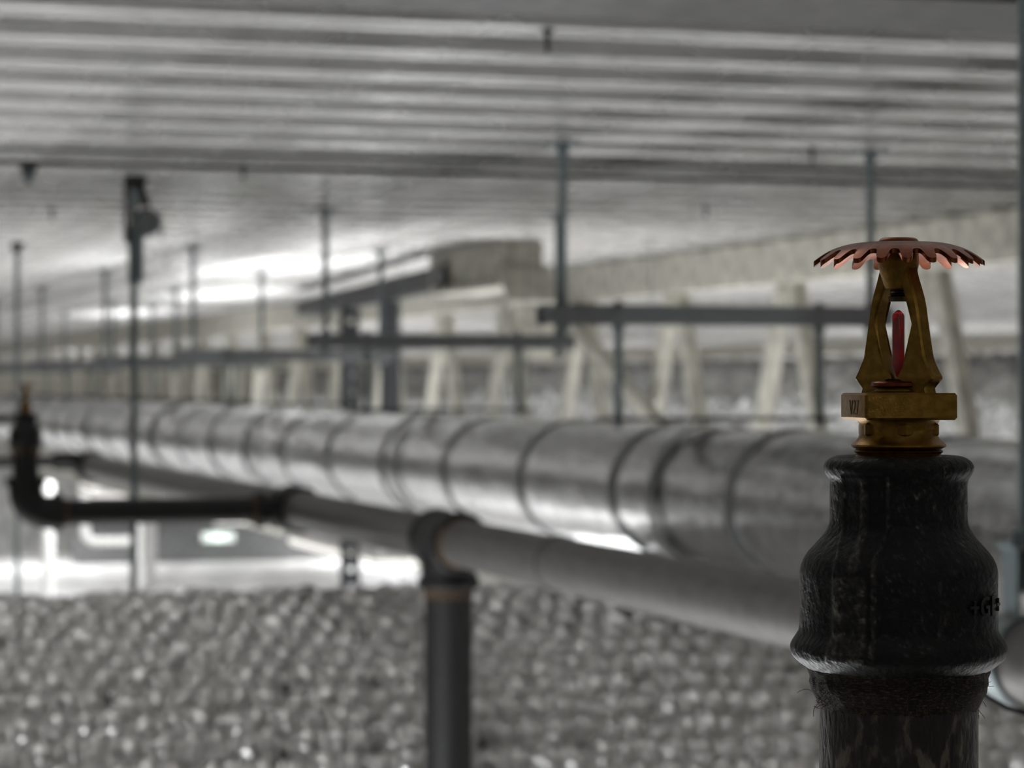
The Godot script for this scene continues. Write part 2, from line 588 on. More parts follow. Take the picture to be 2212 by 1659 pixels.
func strut(s: Shape, a: Vector3, b: Vector3, wide := 0.041, high := 0.021):
	# open channel, slot downwards, walls of 2.5 mm
	var d := b - a
	var f := frame_along(d)
	var along := d.normalized()
	var up := Vector3.UP if absf(along.y) < 0.5 else Vector3.BACK
	var side := along.cross(up).normalized()
	var turn := Basis(side, up, -along)
	var m := (a + b) / 2
	var l := a.distance_to(b)
	add_box(s, m + up * (high / 2 - 0.00125), Vector3(wide, 0.0025, l), 0.0005, turn)
	for e in [-1.0, 1.0]:
		add_box(s, m + side * e * (wide / 2 - 0.00125), Vector3(0.0025, high, l), 0.0005, turn)
		add_box(s, m + side * e * (wide / 2 - 0.006) - up * (high / 2 - 0.00125), Vector3(0.0095, 0.0025, l), 0.0005, turn)

func build_lumpy_duct():
	var t := thing("foil_wrapped_duct", "crumpled foil-wrapped duct glinting behind the cream truss webs", "duct", Vector3(3.4, EYE - 0.05, 0))
	var f := FastNoiseLite.new()
	f.seed = 14
	f.frequency = 15.0
	f.fractal_octaves = 3
	var z := -3.0
	while z > -16.0:
		var l := 1.0
		var s := Shape.new()
		var seg := 72
		var rows := 70
		for j in rows + 1:
			for k in seg + 1:
				var a := TAU * k / seg
				var zz := z - l * j / rows
				var r := 0.12 + 0.034 * absf(f.get_noise_3d(cos(a) * 0.5, sin(a) * 0.5, zz)) + (-0.01 if j == 0 or j == rows else 0.0)
				s.vert(Vector3(cos(a) * r, sin(a) * r, zz), Vector3(cos(a), sin(a), 0))
		for j in rows:
			for k in seg:
				var q := j * (seg + 1) + k
				s.quad(q, q + 1, q + seg + 2, q + seg + 1)
		smooth(s, seg + 1, rows + 1)
		obj("foil_wrap", s, M.crumpled, t)
		z -= l
	for zz in [-4.0, -7.0, -10.0, -13.0]:
		var b := Shape.new()
		add_rod(b, Vector3(0, 0.12, zz), Vector3(0, DECK - EYE + 0.05, zz), 0.005, 10)
		obj("rod", b, M.galv, t)

func build_trapezes():
	var zs := [-3.428, -4.85, -6.23, -7.65, -9.1, -10.55, -12.0]
	var ys := [0.095, 0.081, 0.069, 0.066, 0.066, 0.066, 0.066]
	var names := ["grey trapeze hanger nearest the sprinkler, its channel end open above the foil-clad pipe", "second grey trapeze hanger along the foil-clad pipe, in front of the cream end plate", "third grey trapeze hanger along the foil-clad pipe", "fourth grey trapeze hanger along the foil-clad pipe", "fifth grey trapeze hanger along the foil-clad pipe", "sixth grey trapeze hanger along the foil-clad pipe", "seventh and last grey trapeze hanger along the foil-clad pipe"]
	for i in zs.size():
		var x0 := 1.10
		var x1 := 1.62
		var t := thing("trapeze_hanger", names[i], "pipe hanger", Vector3(1.36, EYE + ys[i], zs[i]), "trapeze hangers over the foil-clad pipe")
		var s := Shape.new()
		strut(s, Vector3(x0 - 1.36, 0, 0), Vector3(x1 - 1.36, 0, 0), 0.041, 0.027)
		obj("channel", s, M.channel, t)
		for x in [1.132, 1.592]:
			s = Shape.new()
			add_rod(s, Vector3(x - 1.36, -0.03, 0), Vector3(x - 1.36, DECK - EYE - ys[i], 0), 0.006)
			obj("upper_rod", s, M.galv, t)
			s = Shape.new()
			add_nut(s, Vector3(x - 1.36, -0.017, 0), 0.017, 0.008)
			obj("nut", s, M.galv, t)
			s = Shape.new()
			add_nut(s, Vector3(x - 1.36, 0.0145, 0), 0.017, 0.008)
			obj("nut", s, M.galv, t)
			s = Shape.new()
			add_box(s, Vector3(x - 1.36, DECK - EYE - ys[i] - 0.003, 0), Vector3(0.045, 0.006, 0.03), 0.001)
			add_nut(s, Vector3(x - 1.36, DECK - EYE - ys[i] - 0.011, 0), 0.017, 0.008)
			obj("anchor_plate", s, M.galv, t)
		for x in [1.213, 1.513]:
			s = Shape.new()
			add_rod(s, Vector3(x - 1.36, 0.02, 0), Vector3(x - 1.36, -0.052 - ys[i] - 0.01, 0), 0.006)
			obj("lower_rod", s, M.galv, t)
			s = Shape.new()
			add_nut(s, Vector3(x - 1.36, -0.018, 0), 0.017, 0.008)
			obj("nut", s, M.galv, t)
		# flat bar over the pipe and the strap that carries it
		s = Shape.new()
		add_box(s, Vector3(0, -0.049 - ys[i], 0), Vector3(0.36, 0.006, 0.03), 0.001)
		obj("cross_bar", s, M.dark, t)
		s = Shape.new()
		add_lathe(s, [Vector2(0.1005, -0.012), Vector2(0.102, -0.012), Vector2(0.102, 0.012), Vector2(0.1005, 0.012)], 48, Transform3D(Basis(Vector3.RIGHT, PI / 2), Vector3(0, -0.155 - ys[i], 0)), 60.0)
		obj("strap", s, M.band, t)

# ======================================================================= quilted duct in front of the riser's foot
func build_quilted_duct():
	var axis := Vector3(0, EYE - 0.312 - 0.4, -3.70)
	var t := thing("quilted_duct", "large round duct wrapped in quilted silver foil mats pinned with dark studs, behind the riser", "duct", axis)
	var low := FastNoiseLite.new()
	low.seed = 21
	low.frequency = 5.0
	var mats := [[-0.4, 0.66, 4.5], [0.66, 1.9, 4.5], [1.9, 3.0, 14.0]]
	for q in mats.size():
		var x0: float = mats[q][0]
		var x1: float = mats[q][1]
		var step: float = mats[q][2] / 1000.0
		var s := Shape.new()
		var w := int((x1 - x0) / step) + 1
		# angles: fine where the front and top face the eye, coarse behind and below
		var angles := PackedFloat32Array()
		var a := -2.2
		while a < TAU - 2.2:
			angles.append(a)
			a += step / 0.4 if (a > -1.75 and a < 0.9) else 0.06
		angles.append(TAU - 2.2)
		var h := angles.size()
		for j in h:
			var an := angles[j]            # 0 = top, negative = towards the eye
			for k in w:
				var x := x0 + (x1 - x0) * k / (w - 1)
				var u := x
				var vv := an * 0.4
				var r := 0.4 + quilt(u, vv) + 0.010 * low.get_noise_2d(u, vv)
				var seam: float = min(absf(x - x0), absf(x - x1))
				r -= 0.012 * exp(-pow(seam / 0.012, 2.0))
				s.vert(Vector3(x, cos(an) * r, -sin(an) * r), Vector3(0, cos(an), -sin(an)))
		for j in h - 1:
			for k in w - 1:
				var p := j * w + k
				s.quad(p, p + 1, p + w + 1, p + w)
		smooth(s, w, h)
		var mo := obj("insulation_mat", s, M.quilt, t)
		# dark studs that pin the mat
		if q < 2:
			for iu in range(int(ceil(max(x0, 0.2) / 0.125)), int(floor(min(x1, 1.9) / 0.125)) + 1):
				for iv in range(-6, 1):
					var c := stud_at(iu, iv)
					if c.x < x0 + 0.02 or c.x > x1 - 0.02:
						continue
					var an2 := c.y / 0.4
					var out := Vector3(0, cos(an2), -sin(an2))
					var k := Shape.new()
					var f := Transform3D(frame_along(out), Vector3(c.x, 0, 0) + out * 0.394)
					add_lathe(k, [Vector2(0.0, 0.012), Vector2(0.002, 0.011), Vector2(0.0025, 0.005), Vector2(0.006, 0.004), Vector2(0.007, 0.0), Vector2(0.007, -0.004)], 12, f)
					obj("stud", k, M.pin, mo)
	for x in [-0.4, 3.0]:
		var e := Shape.new()
		add_lathe(e, [Vector2(0, 0), Vector2(0.385, 0)], 48, Transform3D(Basis(Vector3.BACK, PI / 2), Vector3(x, 0, 0)))
		obj("end_disc", e, M.foil, t)

func stud_at(iu: int, iv: int) -> Vector2:
	var k := float(hash(iu * 131 + iv * 7919 + 5) % 1000) / 1000.0
	var l := float(hash(iu * 977 + iv * 313 + 9) % 1000) / 1000.0
	return Vector2(iu * 0.125 + (k - 0.5) * 0.03, -0.06 + iv * 0.105 + (l - 0.5) * 0.03)

func quilt(u: float, v: float) -> float:
	# pillows on a jittered hexagonal lattice, dented round the studs
	var p := 0.038
	var row_h := 0.037
	var j0 := int(floor(v / row_h))
	var d1 := 9.0
	var d2 := 9.0
	for j in range(j0 - 1, j0 + 3):
		var off := 0.5 * p if (j & 1) else 0.0
		var i0 := int(floor((u - off) / p))
		for i in range(i0, i0 + 2):
			var hs := hash(i * 7349 + j * 9151)
			var cx := i * p + off + (float(hs % 997) / 997.0 - 0.5) * 0.014
			var cy := j * row_h + (float((hs / 997) % 991) / 991.0 - 0.5) * 0.014
			var d := sqrt((u - cx) * (u - cx) + (v - cy) * (v - cy))
			if d < d1:
				d2 = d1
				d1 = d
			elif d < d2:
				d2 = d
	var e: float = clamp((d2 - d1) / 0.033, 0.0, 1.0)
	var r := 0.021 * sqrt(e * (2.0 - e))
	var iu := int(round(u / 0.125))
	var iv := int(round((v + 0.06) / 0.105))
	var c := stud_at(iu, iv)
	var ds := Vector2(u, v).distance_squared_to(c)
	return r - 0.012 * exp(-ds / (0.022 * 0.022))

# ======================================================================= sprinkler main, riser, tees
func bead_tube(s: Shape, xf: Transform3D, l: float, r: float, bead: float, bl := 0.012, seg := 40, both := true):
	# a fitting's barrel along y of xf with a rolled bead at its ends
	var p := [Vector2(r - 0.012, 0.0), Vector2(bead - 0.0015, 0.0), Vector2(bead, 0.002), Vector2(bead, bl - 0.003), Vector2(bead - 0.0015, bl - 0.001), Vector2(r, bl + 0.003)]
	if both:
		p.append_array([Vector2(r, l - bl - 0.003), Vector2(bead - 0.0015, l - bl + 0.001), Vector2(bead, l - bl + 0.003), Vector2(bead, l - 0.002), Vector2(bead - 0.0015, l), Vector2(r - 0.012, l)])
	else:
		p.append(Vector2(r, l))
	add_lathe(s, p, seg, xf)

func build_main():
	var along := Basis(Vector3.RIGHT, PI / 2)        # y -> z
	var r := 0.03015
	# the main itself, from behind the viewpoint to where it ends
	var s := Shape.new()
	for e in [[1.6, -0.485, "near length of the grey main, below and behind the viewpoint"], [-0.545, -3.19, "long grey length of the main from the lower right to the riser tee"], [-3.29, -4.105, "short grey length of the main between the riser tee and the left branch"], [-4.173, -6.385, "far grey length of the main beyond the left branch"]]:
		s = Shape.new()
		add_rod(s, Vector3(MAIN_X, MAIN_Y, e[0]), Vector3(MAIN_X, MAIN_Y, e[1]), r, 48)
		tag(obj("main_pipe", s, M.main), e[2], "pipe")
	# tee and riser
	var z := -3.24
	var t := thing("riser_tee", "black threaded tee that joins the grey main to the dark riser below it", "pipe fitting", Vector3(MAIN_X, MAIN_Y, z))
	s = Shape.new()
	bead_tube(s, Transform3D(along, Vector3(0, 0, -0.058)), 0.116, 0.0355, 0.0395)
	obj("run", s, M.iron, t)
	s = Shape.new()
	bead_tube(s, Transform3D(Basis(Vector3.RIGHT, PI), Vector3(0, 0, 0)).translated(Vector3.ZERO) * Transform3D(Basis(), Vector3(0, 0, 0)), 0.001, 0.03, 0.03)
	s = Shape.new()
	add_lathe(s, [Vector2(0.0355, 0.0), Vector2(0.0355, -0.044), Vector2(0.038, -0.0465), Vector2(0.0395, -0.049), Vector2(0.0395, -0.058), Vector2(0.038, -0.06), Vector2(0.026, -0.06)], 48)
	obj("outlet", s, M.iron, t)
	s = Shape.new()
	add_lathe(s, [Vector2(0.0, -0.074), Vector2(0.0312, -0.073), Vector2(0.0318, -0.062), Vector2(0.03, -0.058)], 32)
	obj("hemp_seal", s, M.hemp, t)
	for e in [1.0]:
		s = Shape.new()
		add_lathe(s, [Vector2(0.0303, 0.0), Vector2(0.0318, 0.002), Vector2(0.0312, 0.014), Vector2(0.0302, 0.016)], 32, Transform3D(along, Vector3(0, 0, 0.057)))
		obj("hemp_seal", s, M.hemp, t)
	s = Shape.new()
	add_rod(s, Vector3(MAIN_X, MAIN_Y - 0.0605, z), Vector3(MAIN_X, 0.0, z), r, 48)
	tag(obj("riser_pipe", s, M.iron), "dark upright riser pipe below the black tee, in front of the quilted duct", "pipe")
	# a joint on the main nearer the viewpoint
	s = Shape.new()
	add_lathe(s, [Vector2(0.0300, -0.01), Vector2(0.0325, -0.009), Vector2(0.0325, 0.009), Vector2(0.0300, 0.01)], 40, Transform3D(along, Vector3(MAIN_X, MAIN_Y, -2.79)))
	tag(obj("pipe_band", s, M.main), "narrow grey band round the main just right of the riser tee", "pipe band")
	# black end elbow of the main and the thin pipe that leaves it to the left
	t = thing("end_elbow", "small dark elbow at the far end of the grey main", "pipe fitting", Vector3(MAIN_X, MAIN_Y, -6.42))
	s = Shape.new()
	bead_tube(s, Transform3D(along, Vector3(0, 0, -0.05)), 0.07, 0.034, 0.038)
	obj("run", s, M.iron, t)
	s = Shape.new()
	add_rod(s, Vector3(0, 0.012, -0.02), Vector3(-0.09, 0.012, -0.02), 0.022, 24)
	obj("outlet", s, M.iron, t)
	s = Shape.new()
	add_rod(s, Vector3(MAIN_X - 0.08, MAIN_Y + 0.012, -6.44), Vector3(-3.9, MAIN_Y + 0.012, -6.44), 0.0135, 20)
	tag(obj("end_pipe", s, M.iron), "thin dark pipe leaving the far end of the main to the left", "pipe")
	s = Shape.new()
	add_rod(s, Vector3(-4.1, EYE - 0.07, -5.55), Vector3(0.66, EYE - 0.07, -5.55), 0.009, 16)
	tag(obj("thin_pipe", s, M.iron), "thin dark level pipe ending behind the far socket at the left edge", "pipe")
	# ring hanger with rod at the right edge
	t = thing("ring_hanger", "galvanised ring hanger with threaded rod round the main at the right edge", "pipe hanger", Vector3(MAIN_X, MAIN_Y, -1.712))
	s = Shape.new()
	var ring := []
	for k in 33:
		var a := TAU * k / 32
		ring.append(Vector3(sin(a) * 0.0325, cos(a) * 0.0325, 0))
	add_lathe(s, [Vector2(0.0305, -0.012), Vector2(0.0335, -0.012), Vector2(0.0335, 0.012), Vector2(0.0305, 0.012)], 40, Transform3D(along, Vector3.ZERO), 60.0)
	obj("ring", s, M.galv, t)
	s = Shape.new()
	for e in [-1.0, 1.0]:
		add_box(s, Vector3(e * 0.011, 0.058, 0), Vector3(0.003, 0.05, 0.024), 0.0008)
	add_box(s, Vector3(0, 0.084, 0), Vector3(0.034, 0.005, 0.026), 0.001)
	obj("yoke", s, M.galv, t)
	s = Shape.new()
	add_nut(s, Vector3(0, 0.091, 0), 0.02, 0.009)
	obj("nut", s, M.galv, t)
	s = Shape.new()
	add_nut(s, Vector3(0, 0.077, 0), 0.02, 0.009)
	obj("nut", s, M.galv, t)
	s = Shape.new()
	threaded(s, Vector3(0, 0.05, 0), DECK - MAIN_Y, 0.0055)
	obj("rod", s, M.galv, t)
	# stray wire that hangs over the main
	s = Shape.new()
	add_tube(s, [Vector3(0.455, 2.495, -0.906), Vector3(0.462, 2.486, -0.904), Vector3(0.467, 2.4816, -0.902), Vector3(0.474, 2.4775, -0.9), Vector3(0.4807, 2.4754, -0.898), Vector3(0.52, 2.473, -0.9), Vector3(0.6, 2.468, -0.91), Vector3(0.75, 2.452, -0.93), Vector3(0.88, 2.432, -0.95), Vector3(0.91, 2.4295, -0.955)], 0.0011, 8)
	tag(obj("stray_wire", s, M.dark), "thin dark wire curving away to the right below the near black socket", "wire")

# a threaded rod upwards from at to height
func threaded(s: Shape, at: Vector3, height: float, r: float, pitch := 0.00175):
	var p := [Vector2(0, 0)]
	var y := 0.0
	while y < height - at.y - pitch:
		p.append(Vector2(r * 0.86, y))
		p.append(Vector2(r, y + pitch * 0.5))
		y += pitch
	p.append(Vector2(0, y))
	add_lathe(s, p, 14, Transform3D(Basis(), at), 89.0)

# ======================================================================= the sprinkler with its socket, pipe, elbow and branch
func build_sprinkler_assembly(foot: Vector3, which: int):
	var near := which == 0
	var g2 := 1.0 if near else 1.2      # the far branch is one size up
	var base := Vector3(foot.x, EYE - 0.0153 + foot.y, foot.z)        # top of the socket
	if near:
		sprinkler(base, "brass upright fire sprinkler with toothed copper deflector and red glass bulb, in sharp focus")
	else:
		sprinkler(base, "small blurred brass sprinkler on the dark elbow at the left edge")
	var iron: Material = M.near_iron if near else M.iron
	# reducing socket
	var u := 0.0989e-3
	var t := thing("reducing_socket", "black cast iron reducing socket with raised seams under the sharp sprinkler" if near else "dark reducing socket under the blurred sprinkler at the left edge", "pipe fitting", base)
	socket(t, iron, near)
	t.scale = Vector3.ONE * g2
	# hemp between socket and pipe
	var s := Shape.new()
	var f := FastNoiseLite.new()
	f.frequency = 900.0
	var prof := [Vector2(19.4, -45.2), Vector2(19.2, -46.0), Vector2(18.8, -47.2), Vector2(18.9, -48.6), Vector2(18.5, -50.0), Vector2(17.9, -51.4), Vector2(17.2, -52.8), Vector2(16.6, -54.0)]
	var seg := 120
	var first := s.v.size()
	for i in prof.size():
		for k in seg + 1:
			var a := TAU * k / seg
			var rr: float = (prof[i].x + 0.55 * f.get_noise_3d(sin(a) * 0.019, prof[i].y * 0.0006, cos(a) * 0.019)) * 0.001
			s.vert(Vector3(sin(a) * rr, prof[i].y * 0.001, cos(a) * rr), Vector3(sin(a), 0, cos(a)))
	for i in prof.size() - 1:
		for k in seg:
			var q := first + i * (seg + 1) + k
			s.quad(q, q + 1, q + seg + 2, q + seg + 1)
	smooth(s, seg + 1, prof.size())
	var hs := obj("hemp_seal", s, M.near_hemp if near else M.hemp, t)
	if near:
		s = Shape.new()
		var g := RandomNumberGenerator.new()
		g.seed = 5
		for i in 54:
			var a := g.randf_range(0, TAU) if i > 26 else (g.randf_range(1.75, 2.05) if i % 2 else g.randf_range(-1.25, -1.0)) - 0.3
			var y := g.randf_range(-0.053, -0.0465)
			var d := Vector3(sin(a), 0, cos(a))
			var p := d * 0.0175 + Vector3(0, y, 0)
			var path := [p]
			var v := d * 0.6 + Vector3(g.randf_range(-1, 1), g.randf_range(-1.4, 0.5), g.randf_range(-1, 1))
			var n := g.randi_range(3, 6)
			for k in n:
				v += Vector3(g.randf_range(-0.6, 0.6), g.randf_range(-0.7, 0.4), g.randf_range(-0.6, 0.6))
				path.append(path[-1] + v.normalized() * 0.0009)
			add_tube(s, path, 0.00006, 5)
		var fo := obj("hemp_fibre", s, M.hemp, hs)
		fo.set_meta("kind", "stuff")
	# upright pipe into an elbow at the height of the main
	var pm: Material = M.near_pipe if near else M.iron
	s = Shape.new()
	add_rod(s, Vector3(base.x, base.y - 0.05 * g2, base.z), Vector3(base.x, MAIN_Y + 0.03, base.z), 0.01685 * g2, 64)
	tag(obj("sprinkler_pipe", s, pm), "worn black upright pipe with pale flaking patches below the near socket" if near else "short dark upright pipe between the left socket and its elbow", "pipe")
	t = thing("pipe_elbow", "black elbow below the frame under the near sprinkler pipe" if near else "dark rounded elbow at the left end of the dark branch pipe", "pipe fitting", Vector3(base.x, MAIN_Y, base.z))
	s = Shape.new()
	var path2 := []
	var radii := []
	for e in [[0.056, 0.0245], [0.055, 0.026], [0.043, 0.026], [0.041, 0.0225], [0.036, 0.0225]]:
		path2.append(Vector3(0, e[0], 0)); radii.append(e[1] * (1.0 if near else 1.17))
	for k in 9:
		var a2 := PI / 2 * k / 8
		path2.append(Vector3(0.034 - 0.034 * cos(a2), 0.034 - 0.034 * sin(a2), 0)); radii.append(0.0225 * (1.0 if near else 1.17))
	for e in [[0.036, 0.0225], [0.041, 0.0225], [0.043, 0.026], [0.055, 0.026], [0.056, 0.0245]]:
		path2.append(Vector3(e[0], 0, 0)); radii.append(e[1] * (1.0 if near else 1.17))
	add_tube(s, path2, radii, 40)
	obj("bend", s, iron, t)
	s = Shape.new()
	add_lathe(s, [Vector2(0.0166, 0), Vector2(0.022, 0.001), Vector2(0.0215, 0.009), Vector2(0.0166, 0.012)], 32, Transform3D(Basis(Vector3.BACK, -PI / 2), Vector3(0.056, 0, 0)))
	obj("hemp_seal", s, M.hemp, t)
	s = Shape.new()
	add_rod(s, Vector3(base.x + 0.03, MAIN_Y, base.z), Vector3(MAIN_X - 0.04, MAIN_Y, base.z), 0.01685 * g2, 40)
	tag(obj("branch_pipe", s, M.iron), "black branch pipe below the frame leading to the near sprinkler" if near else "dark level branch pipe between the left elbow and the grey main", "pipe")
	# tee on the main
	t = thing("branch_tee", "black tee below the frame on the near end of the main" if near else "dark tee with brown sealed outlet where the left branch joins the grey main", "pipe fitting", Vector3(MAIN_X, MAIN_Y, base.z))
	s = Shape.new()
	bead_tube(s, Transform3D(Basis(Vector3.RIGHT, PI / 2), Vector3(0, 0, -0.04)), 0.08, 0.0345, 0.0375)
	obj("run", s, M.iron, t)
	s = Shape.new()
	add_lathe(s, [Vector2(0.026, 0.0), Vector2(0.026, 0.035), Vector2(0.0215, 0.043), Vector2(0.0215, 0.05), Vector2(0.0245, 0.052), Vector2(0.0245, 0.062), Vector2(0.0235, 0.064), Vector2(0.015, 0.064)].map(func(p): return Vector2(p.x * g2, p.y)), 40, Transform3D(Basis(Vector3.BACK, PI / 2), Vector3.ZERO))
	obj("outlet", s, M.iron, t)
	s = Shape.new()
	add_lathe(s, [Vector2(0.0245, 0.064), Vector2(0.024, 0.066), Vector2(0.0225, 0.073), Vector2(0.0166, 0.075)], 32, Transform3D(Basis(Vector3.BACK, PI / 2), Vector3.ZERO))
	obj("hemp_seal", s, M.hemp, t)

func socket(t: Node3D, m: Material, near: bool):
	# radius and height in millimetres, from the top rim down
	var pr := [Vector2(9.0, -1.0), Vector2(11.5, 0.0), Vector2(13.6, -0.2), Vector2(15.0, -0.9), Vector2(15.75, -1.9), Vector2(15.85, -2.9), Vector2(15.4, -4.0), Vector2(14.8, -5.0), Vector2(14.6, -6.2), Vector2(14.6, -8.5), Vector2(14.6, -11.0), Vector2(14.65, -14.0), Vector2(15.1, -15.5), Vector2(16.2, -17.2), Vector2(17.8, -19.0), Vector2(19.4, -20.9), Vector2(20.5, -22.8), Vector2(20.95, -24.6), Vector2(21.0, -26.5), Vector2(21.0, -29.0), Vector2(21.0, -32.0), Vector2(21.0, -35.0), Vector2(21.1, -37.0), Vector2(21.7, -38.3), Vector2(22.5, -39.4), Vector2(22.95, -40.5), Vector2(23.0, -41.6), Vector2(22.5, -42.8), Vector2(21.4, -43.9), Vector2(20.0, -44.9), Vector2(18.8, -45.5), Vector2(16.0, -45.2)]
	var fine := []
	for i in pr.size() - 1:
		var sub := 3 if near else 1
		for k in sub:
			var p0: Vector2 = pr[max(i - 1, 0)]
			var p3: Vector2 = pr[min(i + 2, pr.size() - 1)]
			fine.append(pr[i].cubic_interpolate(pr[i + 1], p0, p3, float(k) / sub))
	fine.append(pr[-1])
	var seg := 260 if near else 40
	var s := Shape.new()
	var nz := FastNoiseLite.new()
	nz.seed = 3
	nz.frequency = 260.0
	for p in fine:
		for k in seg + 1:
			var a := TAU * k / seg            # a = 0 faces +z; seams are measured from there
			var r: float = p.x
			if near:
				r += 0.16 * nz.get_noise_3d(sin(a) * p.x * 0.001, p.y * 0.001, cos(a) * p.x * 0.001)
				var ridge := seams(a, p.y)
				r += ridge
				var worn: float = clamp((ridge - 0.3) * 3.0, 0.0, 1.0) * clamp(0.55 + 1.2 * nz.get_noise_3d(sin(a) * 0.06, p.y * 0.0025, cos(a) * 0.06), 0.0, 1.0)  # seam ridges paled: wear, plus the light they catch painted into vertex colour
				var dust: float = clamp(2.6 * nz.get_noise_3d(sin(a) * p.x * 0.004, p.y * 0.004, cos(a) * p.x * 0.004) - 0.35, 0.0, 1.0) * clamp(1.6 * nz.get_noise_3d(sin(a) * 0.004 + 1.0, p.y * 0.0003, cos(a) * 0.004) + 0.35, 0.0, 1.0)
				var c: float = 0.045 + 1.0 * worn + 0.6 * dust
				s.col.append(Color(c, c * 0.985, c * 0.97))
			s.vert(Vector3(sin(a) * r, p.y, cos(a) * r) * 0.001, Vector3(sin(a), 0.0 if p.y < -1 and p.y > -44 else -signf(p.y + 20) * -1.0, cos(a)))
	for i in fine.size() - 1:
		for k in seg:
			var q := i * (seg + 1) + k
			s.quad(q, q + 1, q + seg + 2, q + seg + 1)
	smooth(s, seg + 1, fine.size())
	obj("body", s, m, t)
	if near:
		# raised lettering on the right flank
		var tm := TextMesh.new()
		var ft := SystemFont.new()
		ft.font_names = PackedStringArray(["Droid Sans"])
		ft.font_weight = 700
		tm.font = ft
		tm.text = "+GF+"
		tm.font_size = 48
		tm.pixel_size = 0.00012
		tm.depth = 0.0009
		var arr := tm.get_mesh_arrays()
		var vs: PackedVector3Array = arr[Mesh.ARRAY_VERTEX]
		var ns: PackedVector3Array = arr[Mesh.ARRAY_NORMAL]
		for i in vs.size():
			var a := vs[i].x / 0.021 + LETTER_AT
			var r := 0.0211 + vs[i].z + 0.0001
			ns[i] = Basis(Vector3.UP, a) * ns[i]
			vs[i] = Vector3(sin(a) * r, vs[i].y - 0.0312, cos(a) * r)
		arr[Mesh.ARRAY_VERTEX] = vs
		arr[Mesh.ARRAY_NORMAL] = ns
		var am := ArrayMesh.new()
		am.add_surface_from_arrays(Mesh.PRIMITIVE_TRIANGLES, arr)
		obj("lettering", am, M.iron, t)

const TOWARDS := -0.4448      # the way from the near sprinkler to the eye, as an angle round y from +z
const LETTER_AT := 0.62

# relief of the casting: two mould seams and a raised block, in millimetres; a is the angle round y
func seams(a: float, y: float) -> float:
	var b := wrapf(a - TOWARDS, -PI, PI)
	var k: float = smoothstep(-14.0, -23.0, y)
	var out := 0.0
	if y < -4.0 and y > -43.0:
		var l1: float = lerp(-0.86, -0.68, k)
		var l3: float = lerp(-0.14, -0.24, k)
		out += 0.6 * exp(-pow((b - l1) / 0.022, 2.0))
		out += 0.55 * exp(-pow((b - l3) / 0.025, 2.0)) * (1.0 if y > -41 else 0.0)
		if y > -23.5:
			var l2: float = lerp(-0.5, -0.46, k)
			out += 0.55 * exp(-pow((b - l2) / 0.05, 2.0))
		out += 0.25 * smoothstep(l1 - 0.02, l1 + 0.02, b) * smoothstep(l3 + 0.02, l3 - 0.02, b)
	if y < -24.0 and y > -43.0:
		var inside: float = smoothstep(-0.67, -0.64, b) * smoothstep(-0.3, -0.33, b) * smoothstep(-24.5, -25.3, y) * smoothstep(-43.0, -42.0, y)
		var pit: float = smoothstep(-0.61, -0.57, b) * smoothstep(-0.37, -0.41, b) * smoothstep(-26.0, -27.0, y) * smoothstep(-41.0, -40.0, y)
		out += 0.55 * inside - 0.35 * pit
	return out

